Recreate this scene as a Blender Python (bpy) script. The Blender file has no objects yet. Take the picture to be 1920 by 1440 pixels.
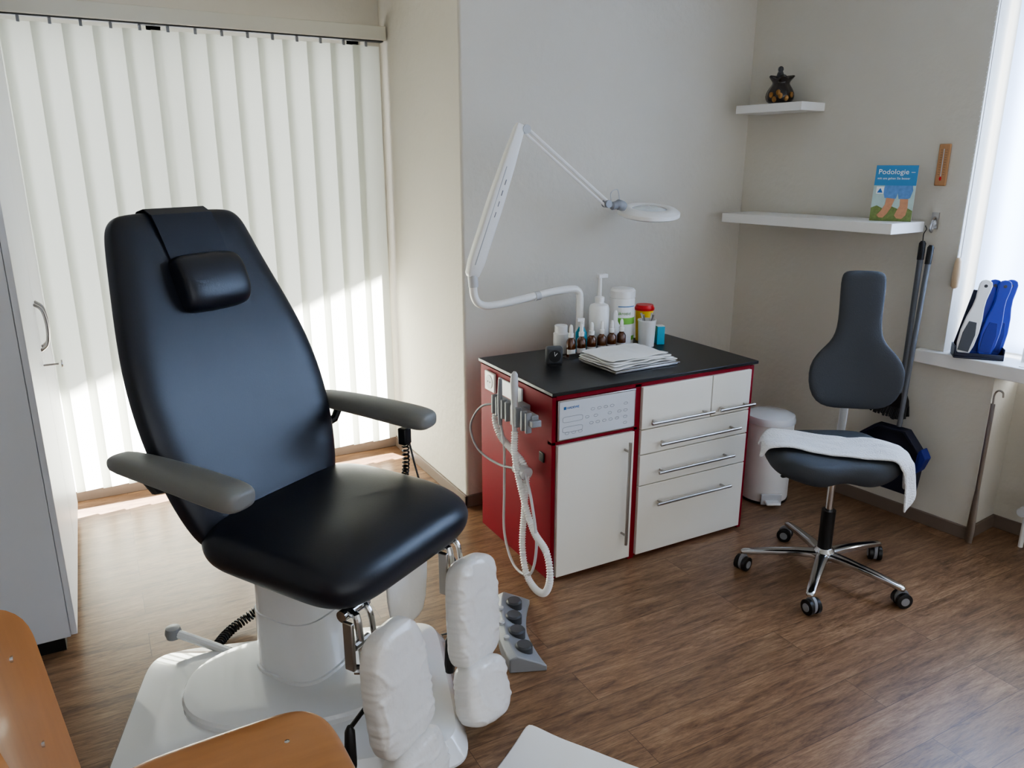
import bpy, bmesh, math, random
from math import sin, cos, pi, radians
from mathutils import Vector, Matrix, noise
random.seed(4)
V=Vector
COL=bpy.context.collection
# ---------------------------------------------------------------- materials
def C(r,g,b):
    f=lambda c:(c/255/12.92) if c/255<=0.04045 else ((c/255+0.055)/1.055)**2.4
    return (f(r),f(g),f(b),1)
def base_mat(name):
    m=bpy.data.materials.new(name); m.use_nodes=True
    return m,m.node_tree,m.node_tree.nodes["Principled BSDF"]
def M(name,col,rough=0.5,metal=0,bump=0,bscale=60,var=0.05,coat=0,vscale=6,stretch=(1,1,1),spec=0.5,detail=3,bdist=0.01,crough=0.03):
    m,nt,p=base_mat(name)
    N=nt.nodes; L=nt.links
    p.inputs["Roughness"].default_value=rough; p.inputs["Metallic"].default_value=metal
    p.inputs["Coat Weight"].default_value=coat; p.inputs["Specular IOR Level"].default_value=spec; p.inputs["Coat Roughness"].default_value=crough
    tc=N.new("ShaderNodeTexCoord"); mp=N.new("ShaderNodeMapping"); mp.inputs["Scale"].default_value=stretch
    L.new(tc.outputs["Object"],mp.inputs["Vector"])
    ns=N.new("ShaderNodeTexNoise"); ns.inputs["Scale"].default_value=vscale; ns.inputs["Detail"].default_value=detail
    L.new(mp.outputs[0],ns.inputs["Vector"])
    mx=N.new("ShaderNodeMix"); mx.data_type='RGBA'
    mx.inputs["A"].default_value=tuple(c*(1-var) for c in col[:3])+(1,)
    mx.inputs["B"].default_value=tuple(min(1,c*(1+var)) for c in col[:3])+(1,)
    L.new(ns.outputs["Fac"],mx.inputs["Factor"]); L.new(mx.outputs["Result"],p.inputs["Base Color"])
    if bump:
        nb=N.new("ShaderNodeTexNoise"); nb.inputs["Scale"].default_value=bscale; nb.inputs["Detail"].default_value=detail
        L.new(mp.outputs[0],nb.inputs["Vector"])
        bp=N.new("ShaderNodeBump"); bp.inputs["Strength"].default_value=bump; bp.inputs["Distance"].default_value=bdist
        L.new(nb.outputs["Fac"],bp.inputs["Height"]); L.new(bp.outputs[0],p.inputs["Normal"])
    return m
def translucent(name,col,tcol,fac):
    m=bpy.data.materials.new(name); m.use_nodes=True; nt=m.node_tree; N=nt.nodes; L=nt.links; N.clear()
    o=N.new("ShaderNodeOutputMaterial"); d=N.new("ShaderNodeBsdfDiffuse"); t=N.new("ShaderNodeBsdfTranslucent"); mx=N.new("ShaderNodeMixShader")
    tc=N.new("ShaderNodeTexCoord"); w=N.new("ShaderNodeTexNoise"); w.inputs["Scale"].default_value=150
    L.new(tc.outputs["Object"],w.inputs["Vector"])
    mc=N.new("ShaderNodeMix"); mc.data_type='RGBA'; mc.inputs["A"].default_value=tuple(c*0.94 for c in tcol[:3])+(1,); mc.inputs["B"].default_value=tcol
    L.new(w.outputs["Fac"],mc.inputs["Factor"]); L.new(mc.outputs["Result"],t.inputs["Color"])
    d.inputs["Color"].default_value=col; mx.inputs[0].default_value=fac
    L.new(d.outputs[0],mx.inputs[1]); L.new(t.outputs[0],mx.inputs[2]); L.new(mx.outputs[0],o.inputs[0]); return m
def floor_mat():
    m,nt,p=base_mat("floor_planks"); N=nt.nodes; L=nt.links
    tc=N.new("ShaderNodeTexCoord")
    br=N.new("ShaderNodeTexBrick"); br.offset=0.37; br.inputs["Scale"].default_value=1
    br.inputs["Brick Width"].default_value=1.2; br.inputs["Row Height"].default_value=0.15; br.inputs["Mortar Size"].default_value=0.0008
    br.inputs["Color1"].default_value=(0.0,0,0,1); br.inputs["Color2"].default_value=(1,1,1,1); br.inputs["Mortar"].default_value=(0.2,0.2,0.2,1); br.inputs["Bias"].default_value=0
    L.new(tc.outputs["Object"],br.inputs["Vector"])
    ad=N.new("ShaderNodeVectorMath"); ad.operation='MULTIPLY_ADD'
    L.new(br.outputs["Color"],ad.inputs[0]); ad.inputs[1].default_value=(7,3,5); L.new(tc.outputs["Object"],ad.inputs[2])
    mp=N.new("ShaderNodeMapping"); mp.inputs["Scale"].default_value=(1.5,10,1); L.new(ad.outputs[0],mp.inputs["Vector"])
    n1=N.new("ShaderNodeTexNoise"); n1.inputs["Scale"].default_value=3.2; n1.inputs["Detail"].default_value=12; n1.inputs["Roughness"].default_value=0.78; n1.inputs["Distortion"].default_value=0.4
    L.new(mp.outputs[0],n1.inputs["Vector"])
    mp2=N.new("ShaderNodeMapping"); mp2.inputs["Scale"].default_value=(9,110,1); L.new(ad.outputs[0],mp2.inputs["Vector"])
    n2=N.new("ShaderNodeTexNoise"); n2.inputs["Scale"].default_value=3; n2.inputs["Detail"].default_value=6; L.new(mp2.outputs[0],n2.inputs["Vector"])
    cr=N.new("ShaderNodeValToRGB"); e=cr.color_ramp.elements
    e[0].position=0.27; e[0].color=C(74,52,39); e[1].position=0.74; e[1].color=C(184,156,126)
    for pos,c in ((0.39,C(112,83,62)),(0.5,C(141,109,83)),(0.61,C(161,129,100))):
        x=e.new(pos); x.color=c
    L.new(n1.outputs["Fac"],cr.inputs["Fac"])
    mx=N.new("ShaderNodeMix"); mx.data_type='RGBA'; mx.blend_type='MULTIPLY'; mx.inputs["Factor"].default_value=0.34
    cr2=N.new("ShaderNodeValToRGB"); cr2.color_ramp.elements[0].position=0.38; cr2.color_ramp.elements[0].color=(0.35,0.31,0.27,1); cr2.color_ramp.elements[1].position=0.55
    L.new(n2.outputs["Fac"],cr2.inputs["Fac"]); L.new(cr.outputs[0],mx.inputs["A"]); L.new(cr2.outputs[0],mx.inputs["B"])
    mr=N.new("ShaderNodeMapRange"); mr.inputs["To Min"].default_value=0.82; mr.inputs["To Max"].default_value=1.07; L.new(br.outputs["Color"],mr.inputs["Value"])
    mm=N.new("ShaderNodeMix"); mm.data_type='RGBA'; mm.blend_type='MULTIPLY'; mm.inputs["Factor"].default_value=1
    L.new(mx.outputs["Result"],mm.inputs["A"]); L.new(mr.outputs[0],mm.inputs["B"])
    ms=N.new("ShaderNodeMix"); ms.data_type='RGBA'; ms.inputs["B"].default_value=C(78,57,43)
    L.new(br.outputs["Fac"],ms.inputs["Factor"]); L.new(mm.outputs["Result"],ms.inputs["A"]); L.new(ms.outputs["Result"],p.inputs["Base Color"])
    p.inputs["Roughness"].default_value=0.31; p.inputs["Specular IOR Level"].default_value=0.5
    bp=N.new("ShaderNodeBump"); bp.inputs["Strength"].default_value=0.10; bp.inputs["Distance"].default_value=0.004
    L.new(n2.outputs["Fac"],bp.inputs["Height"]); L.new(bp.outputs[0],p.inputs["Normal"])
    return m
def glass_mat():
    m=bpy.data.materials.new("window_glass"); m.use_nodes=True; nt=m.node_tree; N=nt.nodes; L=nt.links; N.clear()
    o=N.new("ShaderNodeOutputMaterial"); t=N.new("ShaderNodeBsdfTransparent"); g=N.new("ShaderNodeBsdfGlossy"); g.inputs["Roughness"].default_value=0.05
    mx=N.new("ShaderNodeMixShader"); mx.inputs[0].default_value=0.06
    L.new(t.outputs[0],mx.inputs[1]); L.new(g.outputs[0],mx.inputs[2]); L.new(mx.outputs[0],o.inputs[0]); return m
WALL=M("wall_plaster",C(213,208,197),0.9,bump=0.28,bscale=28,var=0.02,vscale=1.5,detail=6)
CEIL=M("ceiling_paint",C(222,220,212),0.9,bump=0.1,var=0.02)
FLOOR=floor_mat()
SKIRT=M("skirting",C(122,107,96),0.5,var=0.08,vscale=10)
WHITE=M("white_lacquer",C(238,237,234),0.35,var=0.01)
RAILM=M("rail_cream",C(214,212,200),0.4,var=0.01)
GLOSSW=M("glossy_white",C(230,232,234),0.08,var=0.01,coat=0.9)
WARD=M("wardrobe_white",C(214,216,221),0.4,var=0.015)
CREAM=M("cream_front",C(236,232,220),0.4,var=0.015)
RED=M("dark_red_laminate",C(132,10,30),0.6,var=0.05,spec=0.25)
BLKTOP=M("black_worktop",C(30,31,33),0.34,var=0.1,bump=0.05,bscale=300)
LEATH=M("black_leather",C(21,26,38),0.38,var=0.06,bump=0.04,bscale=220,vscale=3,spec=0.5,coat=0.2,crough=0.3)
STRAPM=M("strap_leather",C(27,32,45),0.42,var=0.06,bump=0.04,bscale=220)
ARMM=M("grey_vinyl",C(124,124,122),0.42,var=0.04,bump=0.05,bscale=200)
STEEL=M("brushed_steel",C(180,176,172),0.3,1,var=0.04,vscale=30)
CHROME=M("chrome",C(205,206,208),0.12,1,var=0.02)
BLACK=M("black_plastic",C(20,20,22),0.4,var=0.05)
DGREY=M("dark_grey_plastic",C(70,72,76),0.45,var=0.05)
HGREY=M("handle_grey",C(100,103,109),0.4,var=0.05)
MGREY=M("mid_grey_plastic",C(142,144,148),0.42,var=0.04)
LGREY=M("light_grey_plastic",C(196,197,198),0.4,var=0.03)
PADW=M("white_pad_cover",C(230,227,222),0.28,var=0.02,bump=0.5,bscale=30,vscale=8,detail=3,bdist=0.006,coat=0.3,crough=0.15)
STOOLM=M("dark_fabric",C(66,69,74),0.65,var=0.06,bump=0.15,bscale=260,spec=0.35)
TOWEL=M("terry_towel",C(240,240,241),0.95,bump=0.8,bscale=170,var=0.03)
PAPER=M("paper",C(242,241,238),0.85,var=0.02,bump=0.06,bscale=30)
PLY=M("plywood",C(182,126,78),0.30,var=0.16,vscale=3,stretch=(2,16,2),coat=0.35,detail=7,bump=0.02,crough=0.12)
AMBER=M("amber_glass",C(92,48,16),0.12,var=0.1,coat=0.6)
TEAL=M("teal_plastic",C(40,160,184),0.35)
YELL=M("yellow_plastic",C(232,194,40),0.4)
REDP=M("red_plastic",C(196,34,36),0.35)
NAVY=M("navy_plastic",C(22,27,50),0.45)
BLUE=M("blue_plastic",C(32,50,156),0.32)
BLUED=M("blue_rough",C(27,40,124),0.6)
GREENL=M("green_print",C(120,180,70),0.5)
GREENI=M("green_ink",C(90,150,50),0.5)
BOOKB=M("booklet_blue",C(64,132,178),0.4)
BOOKS=M("booklet_pale",C(176,196,190),0.4,var=0.15,vscale=30)
GRASS=M("booklet_grass",C(112,126,70),0.5,var=0.55,vscale=90,detail=6)
JEANS=M("jeans_print",C(96,138,188),0.5,var=0.35,vscale=70,detail=5)
SKIN=M("skin_print",C(190,138,104),0.5,var=0.25,vscale=60,detail=5)
WOODL=M("thermo_wood",C(186,142,102),0.5,var=0.12,stretch=(20,20,3))
GOLD=M("gold_paint",C(150,108,56),0.35,0.4,var=0.4,vscale=60)
POTB=M("glazed_black",C(34,28,26),0.2,var=0.2,coat=0.5)
INK=M("dark_ink",C(124,128,136),0.6)
INKB=M("blue_ink",C(52,112,176),0.6)
PANEL=M("panel_face",C(208,212,216),0.35,var=0.02)
TOGG=M("toggle_wood",C(214,190,160),0.5)
LENS=M("lens",C(215,222,226),0.08,coat=0.6)
BLIND=translucent("blind_fabric",C(200,201,194),C(222,225,216),0.58)
SHEER=translucent("sheer_fabric",C(212,224,246),C(200,221,255),0.6)
GLASS=glass_mat()
# ---------------------------------------------------------------- geometry helpers
def bmn(): return bmesh.new()
def box(bm,x0,x1,y0,y1,z0,z1,mi=0,mat=None):
    vs=[V((x,y,z)) for z in (z0,z1) for y in (y0,y1) for x in (x0,x1)]
    if mat: vs=[mat@v for v in vs]
    b=[bm.verts.new(v) for v in vs]
    for f in ((0,2,3,1),(4,5,7,6),(0,1,5,4),(2,6,7,3),(0,4,6,2),(1,3,7,5)):
        fc=bm.faces.new([b[i] for i in f]); fc.material_index=mi
    return bm
def loft(bm,rings,cap=True,closed=False,mi=0):
    R=[[bm.verts.new(p) for p in r] for r in rings]; n=len(R[0])
    pairs=list(zip(R[:-1],R[1:]))
    if closed: pairs.append((R[-1],R[0]))
    for a,b in pairs:
        for i in range(n):
            f=bm.faces.new((a[i],a[(i+1)%n],b[(i+1)%n],b[i])); f.material_index=mi
    if cap and not closed:
        f=bm.faces.new(list(reversed(R[0]))); f.material_index=mi
        f=bm.faces.new(R[-1]); f.material_index=mi
    return bm
def ring(c,ax,ay,a,b,e=2,n=32):
    out=[]
    for i in range(n):
        t=2*pi*i/n; ct,st=cos(t),sin(t)
        out.append(V(c)+V(ax)*(a*math.copysign(abs(ct)**(2/e),ct))+V(ay)*(b*math.copysign(abs(st)**(2/e),st)))
    return out
X,Y,Z=V((1,0,0)),V((0,1,0)),V((0,0,1))
def zloft(bm,levels,cx=0,cy=0,n=32,ax=X,ay=Y,mi=0):
    return loft(bm,[ring((cx,cy,l[0]),ax,ay,l[1],l[2],l[3] if len(l)>3 else 2,n) for l in levels],mi=mi)
def lathe(bm,prof,cx=0,cy=0,n=28,mi=0):
    return loft(bm,[ring((cx,cy,z),X,Y,max(r,1e-4),max(r,1e-4),2,n) for r,z in prof],mi=mi)
def frames(pts):
    T=[]
    for i in range(len(pts)):
        a=pts[max(i-1,0)]; b=pts[min(i+1,len(pts)-1)]; T.append((b-a).normalized())
    up=Z if abs(T[0].z)<0.9 else X
    u=T[0].cross(up).normalized(); out=[]
    for t in T:
        u=(u-t*u.dot(t)).normalized(); out.append((u,t.cross(u)))
    return out
def tube(bm,pts,r,n=10,sq=1,mi=0,e=2):
    pts=[V(p) for p in pts]; fr=frames(pts)
    rr=r if isinstance(r,(list,tuple)) else [r]*len(pts)
    return loft(bm,[ring(p,f[0],f[1],q,q*sq,e,n) for p,f,q in zip(pts,fr,rr)],mi=mi)
def cr(P,k=8):
    P=[V(p) for p in P]; Q=[P[0]*2-P[1]]+P+[P[-1]*2-P[-2]]; out=[]
    for i in range(1,len(Q)-2):
        for j in range(k):
            t=j/k; a,b,c,d=Q[i-1],Q[i],Q[i+1],Q[i+2]
            out.append(0.5*((2*b)+(c-a)*t+(2*a-5*b+4*c-d)*t*t+(3*b-a-3*c+d)*t**3))
    out.append(P[-1]); return out
def coil(P,r,pitch,k=10):
    pts=cr(P,12); fr=frames(pts); L=[0]
    for a,b in zip(pts,pts[1:]): L.append(L[-1]+(b-a).length)
    out=[]; N=int(L[-1]/pitch*k); j=0
    for i in range(N+1):
        s=L[-1]*i/N
        while j<len(pts)-2 and L[j+1]<s: j+=1
        t=(s-L[j])/max(1e-6,L[j+1]-L[j]); p=pts[j].lerp(pts[j+1],min(1,t)); a=2*pi*i/k
        out.append(p+fr[j][0]*r*cos(a)+fr[j][1]*r*sin(a))
    return out
def prism(bm,poly,d0,d1,mat=None,mi=0):
    A=[V((x,d0,z)) for x,z in poly]; B=[V((x,d1,z)) for x,z in poly]
    if mat: A=[mat@v for v in A]; B=[mat@v for v in B]
    a=[bm.verts.new(v) for v in A]; b=[bm.verts.new(v) for v in B]; n=len(a)
    fs=[bm.faces.new(a),bm.faces.new(list(reversed(b)))]
    for i in range(n): fs.append(bm.faces.new((a[(i+1)%n],a[i],b[i],b[(i+1)%n])))
    for f in fs: f.material_index=mi
    return bm
def mk(name,bm,mat,parent=None,bevel=0,sub=0,ang=35,solid=0,label=None,seg=2):
    bmesh.ops.recalc_face_normals(bm,faces=bm.faces)
    me=bpy.data.meshes.new(name); bm.to_mesh(me); bm.free()
    for m in (mat if isinstance(mat,(list,tuple)) else [mat]): me.materials.append(m)
    for p in me.polygons: p.use_smooth=True
    if not sub: me.set_sharp_from_angle(angle=radians(ang))
    o=bpy.data.objects.new(name,me); COL.objects.link(o)
    if parent: o.parent=parent
    if solid:
        s=o.modifiers.new("Solid",'SOLIDIFY'); s.thickness=solid; s.offset=0
    if bevel:
        b=o.modifiers.new("Bevel",'BEVEL'); b.width=bevel; b.segments=seg; b.limit_method='ANGLE'; b.angle_limit=radians(40)
    if sub:
        s=o.modifiers.new("Sub",'SUBSURF'); s.levels=sub; s.render_levels=sub
    if label: o["label"]=label
    return o
def thing(name,label,cat,loc=(0,0,0),rz=0,group=None,rot=None):
    e=bpy.data.objects.new(name,None); e.empty_display_size=0.1; COL.objects.link(e)
    e.location=loc; e.rotation_euler=rot if rot else (0,0,radians(rz)); e["label"]=label; e["category"]=cat
    if group: e["group"]=group
    return e
def struct(o): o["kind"]="structure"; return o
def text(parent,name,body,size,mat,matrix,align='LEFT',ext=0.0004):
    c=bpy.data.curves.new(name,'FONT'); c.body=body; c.size=size; c.align_x=align; c.extrude=ext; c.resolution_u=3
    t=bpy.data.objects.new("tmp",c); me=bpy.data.meshes.new_from_object(t); bpy.data.objects.remove(t)
    me.transform(matrix); me.materials.clear(); me.materials.append(mat)
    o=bpy.data.objects.new(name,me); COL.objects.link(o); o.parent=parent; return o
def front_m(x,y,z):
    return Matrix.Translation((x,y,z))@Matrix.Rotation(radians(90),4,'X')
def copy_tree(root,loc,rz=None):
    n=root.copy(); COL.objects.link(n); n.location=loc
    if rz is not None: n.rotation_euler=(0,0,radians(rz))
    for c in list(root.children):
        k=c.copy(); COL.objects.link(k); k.parent=n
        for d in list(c.children):
            q=d.copy(); COL.objects.link(q); q.parent=k
    return n
def arc(b,r,a0,a1,z0,z1,n=12,cx=0,cy=0):
    lo=[];hi=[]
    for i in range(n+1):
        a=radians(a0+(a1-a0)*i/n); lo.append(b.verts.new((cx+r*cos(a),cy+r*sin(a),z0))); hi.append(b.verts.new((cx+r*cos(a),cy+r*sin(a),z1)))
    for i in range(n): b.faces.new((lo[i],lo[i+1],hi[i+1],hi[i]))
    return b
# ================================================================ ROOM
struct(mk("floor",box(bmn(),-1.1,4.4,-1.6,4.3,-0.06,0),FLOOR))
struct(mk("ceiling",box(bmn(),-1.1,4.4,-1.6,4.3,2.62,2.7),CEIL))
YW=4.08; XA=1.44; YB=3.11
b=bmn()
box(b,-1.1,-0.6,YW,YW+0.22,0,2.62); box(b,1.36,XA,YW,YW+0.22,0,2.62)
box(b,-0.6,1.36,YW,YW+0.22,0,0.07); box(b,-0.6,1.36,YW,YW+0.22,2.22,2.62)
struct(mk("wall_north",b,WALL))
struct(mk("wall_middle",box(bmn(),XA,3.4,YB,YW+0.22,0,2.62),WALL,bevel=0.012))
struct(mk("wall_west",box(bmn(),-1.1,-0.92,-1.6,YW,0,2.62),WALL))
S0=1.148; S1=1.37; SE=4.9
b=bmn()
box(b,-0.05,S1,0,0.3,0,0.78); box(b,-0.05,S0,0,0.3,0.78,2.62); box(b,S1,2.5,0.235,0.3,0,0.75)
box(b,2.5,SE,0,0.3,0,2.62); box(b,S0,2.5,0,0.3,2.36,2.62)
wr=struct(mk("wall_east",b,WALL))
mw=Matrix.Translation((3.08,3.11,0))@Matrix.Rotation(radians(-83.29),4,'Z')
wr.matrix_world=mw
b=bmn()
y0,y1=YW+0.09,YW+0.15
for x in (-0.6,0.35,1.29): box(b,x,x+0.07,y0,y1,0.07,2.22)
box(b,-0.6,1.36,y0,y1,0.07,0.15); box(b,-0.6,1.36,y0,y1,2.15,2.22)
w1=struct(mk("window_1",b,WHITE,bevel=0.004))
struct(mk("window_glass",box(bmn(),-0.56,1.33,YW+0.115,YW+0.12,0.12,2.18),GLASS,w1))
b=bmn()
for s in (S0,1.8,2.44): box(b,s,s+0.06,0.2,0.26,0.81,2.36)
box(b,S0,2.5,0.2,0.26,0.81,0.87); box(b,S0,2.5,0.2,0.26,2.3,2.36)
w2=struct(mk("window_2",b,WHITE,bevel=0.004)); w2.matrix_world=mw
struct(mk("window_glass",box(bmn(),S0+0.03,2.47,0.228,0.232,0.84,2.33),GLASS,w2))
struct(mk("baseboard_north",box(bmn(),-0.9,XA,YW-0.012,YW,0,0.06),SKIRT,bevel=0.003))
struct(mk("baseboard_middle",box(bmn(),XA-0.012,3.08,YB-0.012,YB,0,0.06),SKIRT,bevel=0.003))
struct(mk("baseboard_alcove",box(bmn(),XA-0.012,XA,YB-0.012,YW,0,0.06),SKIRT,bevel=0.003))
b=bmn(); box(b,0,S1+0.012,-0.012,0,0,0.06); box(b,S1,S1+0.012,-0.012,0.235,0,0.06); box(b,S1,2.5,0.223,0.235,0,0.06)
o=struct(mk("baseboard_east",b,SKIRT,bevel=0.003)); o.matrix_world=mw
o=struct(mk("trim_1",box(bmn(),1.045,2.55,-0.04,0.2,0.75,0.81),WHITE,bevel=0.004)); o.matrix_world=mw
b=bmn()
vs=[(-4,4.4,2.55),(4,4.4,2.55),(4,4.95,2.55),(-4,7.6,2.55)]
lo=[b.verts.new(v) for v in vs]; hi=[b.verts.new((v[0],v[1],2.6)) for v in vs]
b.faces.new(lo); b.faces.new(hi[::-1])
for i in range(4): b.faces.new((lo[i],lo[(i+1)%4],hi[(i+1)%4],hi[i]))
struct(mk("sun_blocker",b,DGREY))  # unseen slab added outside to cast the slanted shade edge on the blind
# ================================================================ VERTICAL BLIND
T=thing("vertical_blind","pale fabric vertical blind with cream headrail covering the glazed door","blind",(0,3.98,0))
b=bmn(); box(b,-0.62,1.43,-0.035,0.03,2.19,2.255); box(b,-0.62,1.42,-0.02,0.018,2.183,2.19,1); mk("headrail",b,[RAILM,DGREY],T,bevel=0.004)
b=bmn(); pitch=0.1135
for i in range(18):
    x=1.335-i*pitch
    a=radians(9); w=0.0725; ring_=[]
    for k in range(7):
        q=-1+2*k/6; cx=x+q*w*cos(a); cy=0.005+q*w*sin(a)-0.002*(1-q*q)
        ring_.append((cx,cy))
    rows=[[b.verts.new((p[0]+0.001*sin(zz*3+i),p[1]+0.0015*sin(zz*1.7+i*1.3),zz)) for p in ring_] for zz in (0.085,0.5,0.9,1.3,1.7,2.165)]
    for r0,r1 in zip(rows,rows[1:]):
        for k in range(6): b.faces.new((r0[k],r0[k+1],r1[k+1],r1[k]))
    box(b,x-0.006,x+0.006,-0.002,0.010,2.160,2.19,1)
mk("slats",b,[BLIND,MGREY],T)
# ================================================================ WARDROBE
T=thing("wardrobe","tall white wardrobe with two doors and curved metal handles","wardrobe",(-0.213,2.72,0))
b=bmn(); box(b,-0.58,-0.02,0,1.2,0.05,2.15); mk("body",b,WARD,T,bevel=0.003)
mk("plinth",box(bmn(),-0.56,-0.04,0.01,1.19,0,0.05),BLACK,T)
for i,(a0,a1) in enumerate(((0.002,0.598),(0.602,1.198))):
    d=mk("door",box(bmn(),-0.019,0,a0,a1,0.055,2.145),WARD,T,bevel=0.002)
    yy=0.565 if i==0 else 0.635
    pts=cr([(0,yy,1.105),(0.024,yy,1.08),(0.032,yy,1.02),(0.024,yy,0.955),(0,yy,0.93)],6)
    mk("handle",tube(bmn(),pts,0.006,8),STEEL,d,label="curved metal handle")
b=bmn(); tube(b,[(0,0.56,0.875),(0.05,0.56,0.875)],0.004,8); tube(b,[V((0.06,0.56+0.012*cos(t),0.875+0.012*sin(t))) for t in [2*pi*i/12 for i in range(13)]],0.003,6)
mk("key",b,STEEL,T)
# ================================================================ TREATMENT CHAIR
T=thing("treatment_chair","black leather reclining treatment chair with grey armrests on glossy white pedestal","treatment chair",(0.515,2.02,0),-58.5)
sd=V((cos(radians(42.2)),sin(radians(42.2)),0)); fd=V((cos(radians(-47.8)),sin(radians(-47.8)),0))
BC=(-0.079,-0.137)
b=bmn(); zloft(b,[(0.012,0.475,0.325,10),(0.02,0.485,0.335,10),(0.03,0.485,0.335,10),(0.075,0.46,0.31,9),(0.082,0.455,0.305,9),(0.108,0.37,0.24,7),(0.114,0.35,0.225,6),(0.118,0.2,0.12,4)],BC[0],BC[1],56,sd,fd)
mk("base",b,GLOSSW,T,ang=30,bevel=0.003)
b=bmn(); zloft(b,[(0.08,0.33,0.22,2.3),(0.130,0.33,0.22,2.3),(0.139,0.324,0.214,2.3),(0.145,0.30,0.19,2.3),(0.147,0.2,0.12,2.3)],-0.075,-0.108,56,sd,fd)
mk("base_cover",b,GLOSSW,T,ang=30)
b=bmn(); zloft(b,[(0,0.44,0.30,6),(0.013,0.44,0.30,6)],BC[0],BC[1],32,sd,fd); mk("base_foot",b,BLACK,T)
b=bmn(); zloft(b,[(0.14,0.130,0.115,3),(0.156,0.128,0.113,3),(0.157,0.121,0.107,3),(0.34,0.120,0.106,3),(0.341,0.115,0.102,3),(0.50,0.114,0.101,3)],-0.11,-0.06,40)
mk("column",b,GLOSSW,T,ang=30)
b=bmn(); box(b,-0.20,0.16,-0.17,0.17,0.48,0.535); box(b,0.10,0.235,-0.19,0.20,0.50,0.53); mk("seat_frame",b,DGREY,T,bevel=0.008)
b=bmn()
SY=0.020
def seatring(z,a,bb,e):
    out=[]
    for p in ring((0.004,SY,z-0.021),X,Y,a+0.011,bb+0.014,e,56):
        q=p.copy()
        if p.x>0.1: q.z-= (p.x-0.1)*0.10*(1 if z>0.62 else 0.4)
        out.append(q)
    return out
loft(b,[seatring(*l) for l in ((0.550,0.215,0.235,4),(0.546,0.25,0.270,5),(0.562,0.274,0.292,5.5),(0.60,0.285,0.302,5.5),(0.638,0.282,0.299,5.5),(0.668,0.264,0.280,5),(0.684,0.225,0.24,4),(0.690,0.16,0.17,3.4),(0.687,0.07,0.07,2.6))])
mk("seat",b,LEATH,T,sub=2)
tl=radians(19); up=V((-sin(tl),0,cos(tl))); nf=V((cos(tl),0,sin(tl))); LC=-0.016
B0=V((-0.235,LC,0.60))
rings=[]
for t,w,h,e in ((-0.03,0.22,0.02,3),(-0.02,0.248,0.034,3.5),(0.03,0.270,0.045,4),(0.1,0.292,0.048,4),(0.2,0.313,0.05,4),(0.32,0.325,0.05,4),(0.45,0.320,0.05,4),(0.56,0.301,0.048,4),(0.68,0.271,0.046,4),(0.78,0.245,0.044,4),(0.85,0.228,0.042,4.2),(0.885,0.216,0.038,4),(0.905,0.198,0.031,3.6),(0.916,0.17,0.02,3)):
    r=ring(B0+up*t,Y,nf,w,h,e,48); q=[]
    for p in r:
        n=(p-(B0+up*t)).dot(nf); y=(p.y-LC)/w
        k=0.008*max(0,1-(y/0.8)**2)**1.0 if n>0 else 0
        side=0.018*abs(y)**2.5*(sin(pi*min(1,max(0,t/0.75))))
        q.append(p-nf*(k*min(1,max(0,t*5)))+nf*side)
    rings.append(q)
mk("backrest",loft(bmn(),rings),LEATH,T,sub=2)
def P(t,y,n): return B0+up*t+Y*y+nf*n
path=[(0.70,0.045),(0.78,0.043),(0.86,0.044),(0.90,0.040),(0.924,0.018),(0.926,-0.01),(0.905,-0.042),(0.85,-0.05),(0.7,-0.052)]
rr=[]
for t,n in path:
    sft=0.02*(0.92-t)/0.2
    rr.append([P(t,-0.105+sft,n),P(t,0.095+sft,n),P(t,0.095+sft,n-0.006),P(t,-0.105+sft,n-0.006)])
mk("headrest_strap",loft(bmn(),rr),STRAPM,T,bevel=0.002)
b=bmn(); rr=[]
for y,s in ((-0.104,0.5),(-0.101,0.80),(-0.093,0.94),(-0.06,1),(0.0,1.01),(0.07,1),(0.107,0.94),(0.116,0.80),(0.119,0.5)):
    r=ring(P(0.695,y-0.0,0.048),up,nf,0.084*s,0.052*s,2.5,28)
    rr.append([p if (p-P(0.695,y,0.048)).dot(nf)>-0.03 else p+nf*(-0.03-(p-P(0.695,y,0.048)).dot(nf)) for p in r])
mk("head_pillow",loft(b,rr),LEATH,T,sub=1)
for l in (-0.374,0.345):
    rr=[]; dz=0.028 if l<0 else 0.018; dk=-0.03 if l<0 else -0.012
    for k,w,h,z in ((-0.375,0.018,0.011,0.818),(-0.37,0.033,0.019,0.818),(-0.34,0.044,0.026,0.82),(-0.2,0.048,0.029,0.822),(-0.05,0.051,0.032,0.818),(0.06,0.051,0.033,0.813),(0.095,0.047,0.030,0.811),(0.108,0.038,0.023,0.811),(0.113,0.022,0.013,0.811)):
        rr.append(ring((k+dk,l,z+dz),Y,Z,w,h,2.9,28))
    mk("armrest",loft(bmn(),rr),ARMM,T,sub=1)
    s=1 if l>0 else -1
    b=bmn(); tube(b,[V((-0.28,l,0.815)),V((-0.285,l-s*0.02,0.78)),V((-0.30,LC+s*0.27,0.76)),V((-0.31,LC+s*0.2,0.76))],0.014,10)
    mk("armrest_bracket",b,BLACK,T)
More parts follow.
